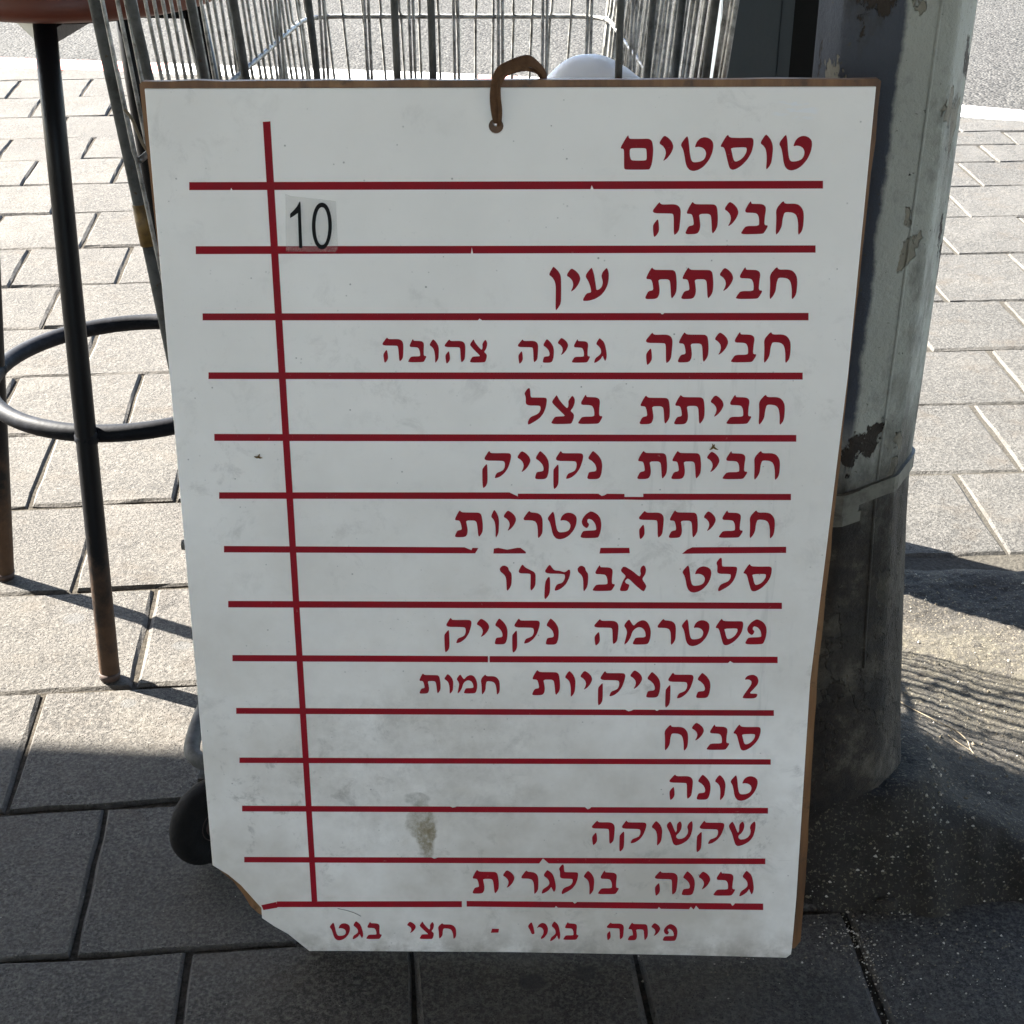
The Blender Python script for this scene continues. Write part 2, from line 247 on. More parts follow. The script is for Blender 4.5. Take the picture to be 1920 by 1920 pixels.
BACKING = [(-5.2, 1003.4), (-1.9, 1006.3), (681.9, 1006.7), (685.5, 1004.7), (681.9, 757.0), (679.8, 372.8), (690.1, 82.7), (690.1, 22.9), (684.1, 11.8), (184.8, 5.8), (114.7, 10.8), (96.0, 20.7), (74.2, 29.7), (65.4, 42.8), (49.4, 51.8), (41.1, 61.7), (32.8, 79.3), (22.0, 97.4), (9.6, 109.3), (-0.7, 122.7), (2.2, 212.5), (5.8, 365.6), (6.9, 545.5), (0.9, 755.3)]
HOLE = (329.3, 965.1)
BO = (-0.35009, 1.30735, -0.00336); BU = (0.99951, -0.02973, 0.00989); BV = (0.00613, 0.1064, 0.9943)
HAIR_TRACE = [(144.3, 63.1), (154.9, 60.6), (164.2, 56.9), (171.7, 52.4)]

# ================================================================ MATERIALS
def m_paver(name, col, col2):
    b = NB(name); g = b.n('ShaderNodeNewGeometry')
    rnd = g.outputs['Random Per Island']
    c = b.mix(rnd, col, col2)
    c = b.mix(b.mask(b.noise(3.2, 5, .6), .40, .70), c, tuple(v*.55 for v in col))
    c = b.mix(b.math('MULTIPLY', b.mask(b.noise(5.5, 6, .65, vec=b.mapped(loc=(11,4,2))), .52, .70), .55), c, tuple(min(1, v*1.35) for v in (col2[0], col2[1]*.97, col2[2]*.90)))
    c = b.mix(b.math('MULTIPLY', b.mask(b.noise(14, 5, .65, vec=b.mapped(loc=(1,8,0))), .48, .68), .5), c, tuple(v*.6 for v in col))
    grain = b.noise(210, 4, .75)
    c = b.mix(b.mask(grain, .42, .66), c, tuple(min(1, v*1.9) for v in col2))
    pit = b.math('MULTIPLY', b.mask(b.voro(240).outputs[0], .30, .12), b.mask(b.noise(40, 3, .6, vec=b.mapped(loc=(2,2,6))), .42, .55))
    c = b.mix(b.math('MULTIPLY', pit, .8), c, tuple(v*.22 for v in col))
    c = b.mix(b.math('MULTIPLY', b.mask(b.noise(330, 2, .5, vec=b.mapped(loc=(3,5,1))), .67, .72), .8), c, tuple(min(1, v*3.2) for v in col))
    c = b.mix(b.math('MULTIPLY', b.mask(b.noise(9, 6, .65, vec=b.mapped(loc=(7,2,0))), .54, .7), .5), c, (.042,.033,.024))
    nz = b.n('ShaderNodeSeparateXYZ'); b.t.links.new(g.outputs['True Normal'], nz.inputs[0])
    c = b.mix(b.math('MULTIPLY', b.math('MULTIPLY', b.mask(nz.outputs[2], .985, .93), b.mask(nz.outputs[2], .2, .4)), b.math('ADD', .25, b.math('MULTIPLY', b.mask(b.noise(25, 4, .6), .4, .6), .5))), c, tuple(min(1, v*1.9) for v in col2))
    # old chewing gum trodden flat
    for cx, cy, sx, sy in ((.024,1.255,.017,.013), (.085,1.268,.014,.012), (.105,1.262,.005,.004), (-.71,2.03,.018,.016), (-.57,1.80,.012,.012), (-.52,1.95,.016,.012)):
        c = b.mix(b.math('MULTIPLY', b.blob((cx,cy), (sx,sy), (0,1), .12, 60), .65), c, (.020,.020,.020) if cy < 1.4 else (.050,.049,.047))
    h = b.math('ADD', b.math('MULTIPLY', grain, .8), b.math('ADD', b.math('MULTIPLY', pit, -.9), b.noise(70, 4, .7)))
    n = b.bump(h, .8, .005)
    n = b.bump(b.noise(11, 5, .65), .55, .010, n)
    return b.fin(c, .88, 0, n, .22)
M = {}
M['paver'] = m_paver('weathered_paver', (.0245,.0222,.0195), (.0430,.0392,.0345))
M['paver_grey'] = m_paver('grey_paver', (.026,.0246,.0225), (.0375,.0355,.0325))
b = NB('joint_sand')
M['joint'] = b.fin(b.mix(b.mask(b.noise(120, 4, .7), .35, .65), (.013,.011,.0085), (.042,.036,.028)), .95, 0, b.bump(b.noise(160, 4, .7), .8, .006), .1)
b = NB('pale_sand')
M['sand'] = b.fin(b.mix(b.mask(b.noise(140, 4, .7), .35, .65), (.022,.020,.017), (.046,.042,.035)), .95, 0, b.bump(b.noise(160, 4, .7), .8, .005), .1)
b = NB('asphalt')
v = b.voro(85); v2 = b.voro(150, vec=b.mapped(loc=(1,2,3)))
c = b.mix(v.outputs[1], (.005,.005,.005), (.060,.058,.054))
c = b.mix(b.mask(v.outputs[0], .55, .95), c, (.014,.014,.014))
c = b.mix(b.math('MULTIPLY', b.mask(b.noise(1.6, 5, .6), .4, .7), .4), c, (.050,.048,.045))
M['asphalt'] = b.fin(c, .9, 0, b.bump(b.math('SUBTRACT', 1.0, v.outputs[0]), 1.0, .006), .1)
def m_curb(name, col):
    b = NB(name)
    c = b.mix(b.mask(b.noise(22, 6, .7), .55, .68), col, (.35,.33,.30))
    return b.fin(c, .8, 0, b.bump(b.noise(60, 4, .6), .5, .006), .2)
M['curb_white'] = m_curb('white_kerb_paint', (.78,.77,.74)); M['curb_red'] = m_curb('faded_red_kerb_paint', (.55,.20,.17))
b = NB('dirt')
c = b.ramp(b.noise(8, 7, .7), [(.30, (.017,.0155,.0135)), (.52, (.033,.030,.026)), (.66, (.052,.046,.037)), (.80, (.095,.085,.068))])
c = b.mix(b.math('MULTIPLY', b.blob((.74,1.83), (.26,.13), (0,1), .5, 9), b.mask(b.noise(30, 5, .7), .36, .6)), c, b.mix(b.noise(200, 3, .7), (.030,.027,.021), (.080,.072,.055)))  # sandy patch painted paler where sunlight falls on the earth
c = b.mix(b.math('MULTIPLY', b.mask(b.noise(240, 3, .7), .56, .7), .7), c, (.19,.165,.12))
c = b.mix(b.mask(b.noise(90, 4, .6, vec=b.mapped(loc=(4,4,4))), .62, .7), c, (.03,.027,.024))
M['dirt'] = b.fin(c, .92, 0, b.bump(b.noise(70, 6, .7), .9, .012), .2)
b = NB('grit')
M['grit'] = b.fin(b.ramp(b.n('ShaderNodeNewGeometry').outputs['Random Per Island'], [(0, (.26,.235,.195)), (.3, (.12,.10,.07)), (.75, (.36,.335,.29)), (1, (.06,.048,.036))], 'CONSTANT'), .9)

# white acrylic panel, object space = board millimetres / 1000 (x along the width, z up)
b = NB('scuffed_white_acrylic')
X = b.xyz()
low = b.mask(X[2], .78, .12)                         # the lower part of the sheet is grubbier
c = (.90,.875,.845)
c = b.mix(b.math('MULTIPLY', b.mask(b.noise(4.5, 5, .6), .40, .75), .34), c, (.64,.62,.585))
sm = b.math('MULTIPLY', b.mask(b.noise(26, 7, .75, dist=.4), .53, .72), b.math('MULTIPLY', b.math('ADD', low, .22), b.mask(b.noise(6, 3, .5, vec=b.mapped(loc=(9,1,2))), .44, .62)))
c = b.mix(b.math('MULTIPLY', b.math('MULTIPLY', low, b.mask(b.noise(3.4, 6, .68, vec=b.mapped(loc=(5,2,8))), .32, .62)), .72), c, (.44,.395,.33))
c = b.mix(b.math('MULTIPLY', sm, .95), c, (.27,.25,.22))
c = b.mix(b.math('MULTIPLY', b.blob((.22,.27), (.16,.11), (0,2), .9, 7), b.math('MULTIPLY', b.mask(b.noise(38, 8, .75), .42, .78), .50)), c, (.36,.33,.285))
fl = b.math('MULTIPLY', b.mask(b.noise(1, 6, .8, vec=b.mapped(scale=(150,1,230), rot=(0,.5,0))), .60, .68), b.mask(b.noise(12, 4, .6, vec=b.mapped(loc=(3,3,9))), .46, .60))
c = b.mix(b.math('MULTIPLY', fl, b.math('ADD', .22, b.math('MULTIPLY', b.blob((.27,.30), (.22,.19), (0,2), .6, 9), .55))), c, (.16,.15,.13))
streak = b.mask(b.noise(1.0, 5, .6, vec=b.mapped(scale=(60,1,6))), .56, .72)
c = b.mix(b.math('MULTIPLY', b.math('MULTIPLY', streak, b.blob((.56,.42), (.10,.36), (0,2), .3, 20)), .40), c, (.36,.35,.33))
mott = b.math('ADD', .35, b.math('MULTIPLY', b.mask(b.noise(130, 5, .75), .38, .62), .65))
for cx, cz, sx, sz, k_, col_ in ((.2475,.186,.017,.026,.55,(.26,.225,.15)), (.2520,.166,.011,.026,.60,(.21,.165,.09)), (.2545,.146,.006,.014,.5,(.20,.155,.085)), (.2440,.216,.014,.010,.45,(.24,.225,.19)), (.2585,.178,.005,.020,.5,(.22,.18,.11))):
    c = b.mix(b.math('MULTIPLY', b.math('MULTIPLY', b.blob((cx,cz), (sx,sz), (0,2), .55, 70), mott), k_*1.35), c, col_)
sp = b.voro(95); spm = b.math('MULTIPLY', b.mask(b.math('ADD', sp.outputs[0], b.math('MULTIPLY', b.noise(33, 2, .5), .22)), .21, .12), b.mask(b.noise(19, 2, .5, vec=b.mapped(loc=(2,6,3))), .52, .60))
c = b.mix(b.math('MULTIPLY', spm, .75), c, (.10,.095,.085))
sv = b.noise(1, 3, .5, vec=b.mapped(scale=(9,1,150), rot=(0,.45,0)))
sc = b.math('MULTIPLY', b.mask(sv, .70, .74), b.mask(b.noise(10, 2, .5), .52, .6))
c = b.mix(b.math('MULTIPLY', sc, .30), c, (.33,.32,.30))
c = b.mix(b.math('MULTIPLY', b.mask(X[2], .045, .0), b.mask(b.noise(30, 5, .7), .33, .62)), c, (.33,.30,.26))
c = b.mix(b.math('MULTIPLY', b.blob((.619,.978), (.022,.011), (0,2), .5, 110), b.mask(b.noise(1, 4, .6, vec=b.mapped(scale=(40,1,170), rot=(0,-.3,0))), .50, .56)), c, (.86,.86,.87))
M['acrylic'] = b.fin(c, b.math('ADD', .34, b.math('MULTIPLY', b.noise(24, 5, .6), .22)), 0, b.bump(b.noise(7, 3, .5), .05, .004), .45)
b = NB('dark_red_vinyl')
c = b.mix(b.math('MULTIPLY', b.mask(b.noise(16, 5, .7), .40, .72), .6), (.285,.007,.016), (.185,.018,.025))
c = b.mix(b.math('MULTIPLY', b.mask(b.noise(120, 4, .7), .66, .74), .5), c, (.42,.20,.19))
M['vinyl'] = b.fin(c, .6, 0, None, .15)
M['black_print_and_shade'] = NB('black_print_and_shade').fin((.004,.004,.004), .6, 0, None, .2)
b = NB('clear_film')
tr = b.n('ShaderNodeBsdfTransparent'); mx = b.n('ShaderNodeMixShader'); mx.inputs[0].default_value = .10
b.fin((.60,.59,.56), .3); b.t.links.new(tr.outputs[0], mx.inputs[1]); b.t.links.new(b.b.outputs[0], mx.inputs[2]); b.t.links.new(mx.outputs[0], b.out.inputs[0])
M['film'] = b.m
b = NB('varnished_brown_wood')
g_ = b.noise(1, 6, .65, vec=b.mapped(scale=(30,30,3.5)))
c = b.ramp(g_, [(.3, (.075,.035,.016)), (.55, (.19,.092,.038)), (.75, (.30,.17,.075))])
c = b.mix(b.math('MULTIPLY', b.mask(b.noise(45, 5, .7), .58, .68), .6), c, (.05,.03,.018))
M['wood'] = b.fin(c, .5, 0, b.bump(g_, .3, .002), .4)
b = NB('brown_suede')
M['suede'] = b.fin(b.mix(b.noise(180, 4, .7), (.050,.024,.012), (.16,.085,.045)), .9, 0, b.bump(b.noise(300, 3, .6), .6, .001), .15)

b = NB('chipped_grey_green_paint')
X = b.xyz()
c = b.mix(b.noise(6, 5, .6), (.285,.295,.258), (.365,.37,.328))
c = b.mix(b.math('MULTIPLY', b.mask(b.noise(45, 5, .7), .55, .72), .5), c, (.18,.185,.165))
# dark coat on the left flank with a ragged edge
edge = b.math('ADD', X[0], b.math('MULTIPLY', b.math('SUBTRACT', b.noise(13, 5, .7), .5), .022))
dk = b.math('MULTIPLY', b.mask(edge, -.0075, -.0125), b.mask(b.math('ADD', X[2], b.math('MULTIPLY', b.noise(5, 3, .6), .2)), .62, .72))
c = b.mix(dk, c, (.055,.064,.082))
# peeled flakes, more of them low down
low = b.mask(X[2], .66, .14)
grime = b.math('MULTIPLY', b.mask(b.math('ADD', b.noise(9, 6, .7, vec=b.mapped(scale=(1,1,.5), loc=(8,1,4))), b.math('MULTIPLY', b.mask(X[2], .68, .34), .66)), .58, .90), .97)
c = b.mix(grime, c, b.ramp(b.noise(20, 6, .7), [(.32, (.016,.013,.010)), (.5, (.050,.043,.034)), (.68, (.12,.11,.088))]))
pn = b.math('ADD', b.noise(11, 5, .62, vec=b.mapped(scale=(1,1,.55))), b.math('MULTIPLY', low, .17))
peel = b.mask(pn, .635, .642)
c = b.mix(peel, c, b.mix(b.noise(30, 4, .6), (.17,.155,.115), (.235,.22,.175)))
pn2 = b.math('ADD', b.noise(16, 6, .68, vec=b.mapped(scale=(1,1,.6), loc=(5,3,2))), b.math('MULTIPLY', b.mask(X[2], .50, .14), .25))
peel2 = b.mask(pn2, .62, .635)
c = b.mix(peel2, c, b.mix(b.noise(55, 5, .7), (.006,.0045,.0035), (.046,.035,.026)))
c = b.mix(b.math('MULTIPLY', grime, .90), c, b.ramp(b.noise(22, 7, .75, vec=b.mapped(loc=(2,9,1))), [(.40, (.006,.0045,.0035)), (.53, (.022,.017,.012)), (.68, (.085,.074,.056))]))
spots = b.mask(b.noise(120, 3, .6), .68, .72)
c = b.mix(b.math('MULTIPLY', spots, .8), c, (.07,.065,.05))
hh = b.math('SUBTRACT', b.math('MULTIPLY', b.noise(48, 7, .75), .75), b.math('ADD', peel, peel2))
M['pole'] = b.fin(c, .62, 0, b.bump(hh, 1.0, .006), .3)
b = NB('dark_slate_steel')
c = b.mix(b.noise(9, 5, .6), (.035,.045,.052), (.055,.066,.074))
M['slate'] = b.fin(c, .5, .0, b.bump(b.noise(80, 4, .6), .15, .003), .4)
b = NB('band_paint')
M['band'] = b.fin(b.mix(b.mask(b.noise(40, 5, .7), .45, .65), (.125,.122,.10), (.06,.055,.044)), .6, 0, b.bump(b.noise(90, 4, .6), .3, .002))
b = NB('galvanised_wire')
c = b.mix(b.mask(b.noise(70, 5, .7), .4, .66), (.36,.36,.35), (.10,.097,.09))
M['wire'] = b.fin(c, b.math('ADD', .34, b.math('MULTIPLY', b.noise(120, 3, .6), .25)), .75)
b = NB('dull_grey_tube')
c = b.mix(b.mask(b.noise(50, 5, .7), .42, .7), (.085,.086,.082), (.040,.040,.037))
c = b.mix(b.mask(b.noise(150, 3, .6), .66, .72), c, (.07,.045,.03))
M['tube'] = b.fin(c, .68, .0, None, .15)
b = NB('yellow_tape')
M['tape'] = b.fin(b.mix(b.mask(b.noise(80, 4, .6), .45, .7), (.17,.10,.025), (.07,.042,.015)), .55)
b = NB('dark_rubber')
M['rubber'] = b.fin(b.mix(b.noise(60, 5, .7), (.004,.004,.004), (.016,.015,.014)), .9, 0, b.bump(b.noise(120, 4, .7), .5, .003), .12)
b = NB('rusty_hub')
M['hub'] = b.fin(b.mix(b.noise(60, 5, .7), (.018,.012,.010), (.06,.034,.025)), .7, .2)
b = NB('straw'); M['straw'] = b.fin((.16,.13,.085), .8)
b = NB('white_plastic_film')
tl = b.n('ShaderNodeBsdfTranslucent'); tl.inputs[0].default_value = (.92,.95,.98,1); mx = b.n('ShaderNodeMixShader'); mx.inputs[0].default_value = .3
cr = b.bump(b.math('ABSOLUTE', b.math('SUBTRACT', b.noise(13, 2, .5, dist=.6), .5)), .6, .012)
b.fin((.97,.975,.985), .3, 0, cr, .5); b.t.links.new(b.b.outputs[0], mx.inputs[1]); b.t.links.new(tl.outputs[0], mx.inputs[2]); b.t.links.new(mx.outputs[0], b.out.inputs[0])
M['bag'] = b.m
b = NB('black_painted_tube')
X = b.xyz()
rz = b.math('ADD', b.math('MULTIPLY', X[2], -1.6), b.noise(22, 6, .7))
c = b.mix(b.mask(rz, .15, .42), (.004,.004,.005), b.mix(b.noise(60, 5, .7), (.030,.017,.010), (.085,.050,.030)))
M['black_tube'] = b.fin(c, b.math('ADD', .42, b.math('MULTIPLY', b.mask(rz, .15, .42), .4)), 0, b.bump(b.noise(140, 4, .6), .25, .002), .18)
b = NB('blue_black_ring')
M['ring'] = b.fin(b.mix(b.mask(b.noise(50, 5, .7), .5, .7), (.0035,.004,.006), (.011,.012,.016)), .6, .0, b.bump(b.noise(120, 4, .6), .25, .002), .12)
b = NB('red_brown_seat')
c = b.mix(b.noise(1, 6, .6, vec=b.mapped(scale=(9,9,60))), (.070,.012,.006), (.150,.040,.020))
M['seat'] = b.fin(c, .45, 0, None, .4)
M['plate'] = NB('grey_plate').fin((.30,.31,.30), .5, .3)
b = NB('bounce_plaster')
M['plaster'] = b.fin(b.mix(b.noise(3, 5, .6), (.83,.765,.68), (.89,.825,.74)), .9, 0, b.bump(b.noise(60, 4, .6), .3, .004))  # pale warm tone set to throw light back at the board
b = NB('beige_canvas')
M['canvas'] = b.fin(b.mix(b.noise(300, 2, .5), (.20,.20,.195), (.25,.25,.245)), .9)

# ================================================================ GROUND
GZ = -0.003                                           # top of the pavers
CURB = [(-60,14.0),(-8,7.1),(-4,6.53),(-2.07,6.16),(-1.03,6.0),(-.227,5.878),(.08,5.816),(.85,5.61),(1.588,5.394),(1.81,5.303),(3.2,4.86),(6,3.9),(60,-15)]
def curb_y(x):
    for (x0,y0),(x1,y1) in zip(CURB, CURB[1:]):
        if x0 <= x <= x1: return y0+(y1-y0)*(x-x0)/(x1-x0)
    return CURB[-1][1]
def sheet(name, z, y0, y1, mat):
    bm = BM(); v = [bm.verts.new((x, y, z)) for x, y in ((-60,y0),(60,y0),(60,y1),(-60,y1))]; bm.faces.new(v)
    return tag(obj(name, bm, mat), kind='structure')
sheet('road', -0.125, -30, 160, M['asphalt'])
# bed of the pavement with sand filled joints, ends under the kerb
bm = BM()
xs = [-30,-12,-8,-4,-2.07,-1.03,-.227,.08,.85,1.588,1.81,3.2,6,12]
top = [bm.verts.new((x, curb_y(x)-.10, GZ-.0065)) for x in xs]; bot = [bm.verts.new((x, -14, GZ-.0065)) for x in xs]
for i in range(len(xs)-1): bm.faces.new((bot[i], bot[i+1], top[i+1], top[i]))
tag(obj('pavement_bed', bm, M['joint']), kind='structure')
bm = BM()
v = [bm.verts.new(p) for p in ((.46,2.18,GZ-.0045),(3.4,2.18,GZ-.0045),(3.4,4.62,GZ-.0045),(.46,5.5,GZ-.0045))]; bm.faces.new(v)
tag(obj('joint_sand', bm, M['sand']), kind='structure')

def paver(bm, P4, rise):
    """one block: flat top with a worn chamfer and short sides; P4 corner points (x, y)"""
    P4 = [Vector((p[0], p[1], 0)) for p in P4]; c = sum(P4, Vector())/4
    ins, drop = random.uniform(.0030,.0055), random.uniform(.003,.0055)
    tx, ty = random.uniform(-.007,.007), random.uniform(-.007,.007)
    def subdiv(pts, n=5):
        o = []
        for i in range(4):
            a, b_ = pts[i], pts[(i+1) % 4]
            for k in range(n): o.append(a.lerp(b_, k/n))
        return o
    ring = subdiv(P4)
    jit = [Vector((random.gauss(0,.0011), random.gauss(0,.0011), 0)) for _ in ring]
    def z(p, d): return GZ+rise+(p.x-c.x)*tx+(p.y-c.y)*ty-d
    out = [p+j for p, j in zip(ring, jit)]
    inn = [p+(c-p).normalized()*ins*1.35+j*.7 for p, j in zip(ring, jit)]
    A = [bm.verts.new((p.x, p.y, z(p, .03))) for p in out]
    B = [bm.verts.new((p.x, p.y, z(p, drop+abs(random.gauss(0,.0012))))) for p in out]
    C_ = [bm.verts.new((p.x, p.y, z(p, 0))) for p in inn]
    n = len(ring)
    for i in range(n):
        j = (i+1) % n
        bm.faces.new((A[i], A[j], B[j], B[i])); bm.faces.new((B[i], B[j], C_[j], C_[i]))
    bm.faces.new(C_)
def field(name, th, u0, pu, pv, vrows, keep, mat, gap):
    bm = BM(); c, s = math.cos(th), math.sin(th)
    for k, (va, vb) in enumerate(vrows):
        off = u0 + (pu/2 if (k % 2) else 0)
        for j in range(-16, 17):
            ua = off+j*pu; ub = ua+pu
            uu = [(ua+gap, va+gap*.75), (ub-gap, va+gap*.75), (ub-gap, vb-gap*.75), (ua+gap, vb-gap*.75)]
            P4 = [(u*c - v*s + random.gauss(0,.0012), u*s + v*c + random.gauss(0,.0012)) for u, v in uu]
            cx = sum(p[0] for p in P4)/4; cy = sum(p[1] for p in P4)/4
            if not keep(cx, cy): continue
            P4 = [(x, min(y, curb_y(x)-.175)) for x, y in P4]
            if max(p[1] for p in P4)-min(p[1] for p in P4) < .06 or P4[3][1]-P4[0][1] < .03 or P4[2][1]-P4[1][1] < .03: continue
            paver(bm, P4, random.gauss(0,.0011))
    return tag(obj(name, bm, mat), kind='structure')
TH = math.atan(.0905)
eL = [1.336+.2757*k for k in range(-8, 0)]+[1.336,1.611,1.885,2.171,2.474,2.781,3.072,3.358,3.643,3.932,4.235,4.514,4.789,5.053]+[5.053+.28*k for k in range(1, 9)]
rowsL = list(zip(eL, eL[1:]))
field('pavement', TH, -.003-.1335, .267, .2857, [r_ for r_ in rowsL], lambda x, y: (x < .44 or y < 1.9) and -4 < x < 3 and y < curb_y(x)-.1, M['paver'], .0037)
eR = [2.182,2.489,2.792,3.079,3.378,3.719,4.02,4.312,4.564,4.759,4.921]+[4.921+.2*k for k in range(1, 7)]
rowsR = list(zip(eR, eR[1:]))
field('pavement_beyond', .055, 1.03-.044-.267*4, .267, .306, rowsR, lambda x, y: x >= .44 and x < 4 and y < curb_y(x)-.1, M['paver_grey'], .0040)

# kerb: separate painted stones in one line, road 12 cm below
def kerb(name, ranges, mat):
    bm = BM()
    for x0, x1 in ranges:
        n = max(2, int((x1-x0)/.12)); prev = None
        for i in range(n+1):
            x = x0+(x1-x0)*i/n; y = curb_y(x); j = mnoise.noise(Vector((x*7, 1, 0)))*.012
            sec = [bm.verts.new(p) for p in ((x, y-.17+j*.5, GZ-.04), (x, y-.17+j*.5, GZ-.004), (x, y-.155, GZ+.003), (x, y-.02+j, GZ+.002), (x, y+j, GZ-.015), (x, y+.012, -.13))]
            if prev:
                for a in range(5): bm.faces.new((prev[a], sec[a], sec[a+1], prev[a+1]))
            else: bm.faces.new(sec)
            prev = sec
        bm.faces.new(prev[::-1])
    bmesh.ops.recalc_face_normals(bm, faces=bm.faces)
    return tag(obj(name, bm, mat), kind='structure')
kerb('kerb_red', [(-2.3,-1.36), (-.13,.02), (1.02,1.3), (3.2,3.9)], M['curb_red'])
kerb('kerb', [(-6,-2.305), (-1.355,-.135), (.025,1.015), (1.305,3.195), (3.905,8)], M['curb_white'])

# trodden earth and old mortar heaped round the foot of the pole
PC = Vector((.385, 1.55, 0))
def earth_h(x, y):
    r_ = math.hypot(x-PC.x-.03, y-PC.y)
    near = 1.372+.075*max(0, x-.55) + .040*mnoise.noise(Vector((x*5, 2, 0))) + .016*mnoise.noise(Vector((x*24, 7, 0)))
    far = 2.20+.012*mnoise.noise(Vector((x*9, 5, 0)))
    left = .30
    d = min(y-near, far-y, x-left)
    n_ = .0035*mnoise.noise(Vector((x*11, y*11, 3)))+.0014*mnoise.noise(Vector((x*45, y*45, 1)))+.002*mnoise.noise(Vector((x*110, y*110, 2)))
    z = .016+.060*math.exp(-(max(0, r_-.11)/.13)**2) + .035*math.exp(-(max(0, r_-.118)/.028)**2) + .020*math.exp(-((y-1.455)/.05)**2)*max(0, 1-abs(x-.60)/.34)**.5 + .008*mnoise.noise(Vector((x*7, y*7, 9)))
    t = max(0.0, min(1.0, (d+.02)/.10)); t = t*t*(3-2*t)
    return GZ + (z+n_)*t - .020*(1-t)**3 + n_*.7
bm = BM(); nx, ny = 170, 130; grid = []
for i in range(nx+1):
    col = []
    for j in range(ny+1):
        x = .27+1.5*i/nx; y = 1.30+.95*j/ny
        col.append(bm.verts.new((x, y, earth_h(x, y))))
    grid.append(col)
for i in range(nx):
    for j in range(ny): bm.faces.new((grid[i][j], grid[i+1][j], grid[i+1][j+1], grid[i][j+1]))
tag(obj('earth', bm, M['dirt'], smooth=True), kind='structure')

# loose grit: flecks lying on the earth and on the pavers near it
bm = BM()
def chip(x, y, z, s):
    a = random.uniform(0, math.pi); e = random.uniform(.4, 1.0)
    pts = []
    for k in range(5):
        t = a+2*math.pi*k/5; rr = s*random.uniform(.6, 1.1)
        pts.append((x+math.cos(t)*rr, y+math.sin(t)*rr*e, z-.0008))
    base = [bm.verts.new(p) for p in pts]; tip = bm.verts.new((x, y, z+s*random.uniform(.4,.9)))
    for k in range(5): bm.faces.new((base[k], base[(k+1) % 5], tip))
for _ in range(800):
    x = .36+abs(random.gauss(0, .24)); y = random.uniform(1.33, 2.15)
    if (Vector((x, y, 0))-PC).length < .14: continue
    chip(x, y, earth_h(x, y)+.001, random.choice((.0010,.0012,.0014,.0016,.002,.0026,.0034)))
for _ in range(520):
    x = random.gauss(.45, .16); y = random.gauss(1.31, .05)
    if y < 1.37: chip(x, y, GZ+.0005, random.choice((.0009,.0012,.0016,.0024)))
for _ in range(170):
    x = random.uniform(-.7, .75); y = random.uniform(1.1, 1.75)
    if not (x > .3 and y > 1.35): chip(x, y, GZ+.0005, random.choice((.0006,.0008,.001)))
for _ in range(330):                                  # swept into the joint that runs towards the viewer
    t = random.random()**1.3; chip(.405+.05*t+random.gauss(0,.016), 1.345-.16*t+random.gauss(0,.008), GZ+.0003, random.choice((.0008,.001,.0014,.002)))
for _ in range(260):                                  # thickest round the foot of the pole
    a = R(random.uniform(-70, 95)); r_ = .155+abs(random.gauss(0,.035)); x, y = PC.x+math.sin(a)*r_, PC.y-math.cos(a)*r_
    chip(x, y, earth_h(x, y)+.001, random.choice((.001,.0014,.002,.003)))
tag(obj('grit', bm, M['grit']), 'pale grit and sweepings scattered around the foot of the pole', 'grit', kind='stuff')
bm = BM(); bmesh.ops.create_icosphere(bm, subdivisions=3, radius=1)
pz = earth_h(.463, 1.383)
for v in bm.verts:
    k = 1+.28*mnoise.noise(v.co*1.9)+.12*mnoise.noise(v.co*5); v.co = Vector((v.co.x*.013*k+.463, v.co.y*.010*k+1.372, v.co.z*.008*k+GZ+.012))
tag(obj('pebble', bm, M['dirt'], smooth=True), 'dark lump of mortar lying right of the board, in front of the pole', 'stone')
bm = BM()
tw = [(.545,1.80),(.565,1.745),(.60,1.705),(.625,1.69),(.635,1.665),(.632,1.64),(.634,1.615)]
tube(bm, spline([(x, y, earth_h(x, y)+.0015) for x, y in tw], 6), .0008, 5)
tw2 = [(.607,1.665),(.615,1.65),(.628,1.64),(.632,1.637)]
tube(bm, spline([(x, y, earth_h(x, y)+.0015) for x, y in tw2], 6), .0006, 5)
tag(obj('root', bm, M['straw'], smooth=True), 'thin pale root curling over the dark earth right of the pole', 'root')

# ================================================================ MENU BOARD
BO_, BU_, BV_ = Vector(BO), Vector(BU).normalized(), Vector(BV)
SKEW = BU_.dot(BV_)                                   # the sheet is cut a little out of square
BV_ = (BV_-BU_*SKEW).normalized()
BN_ = BU_.cross(BV_).normalized()                     # towards the viewer
BW = lambda u, v_, w_: BO_ + BU_*(u/1000) + BV_*(v_/1000) + BN_*(w_/1000)
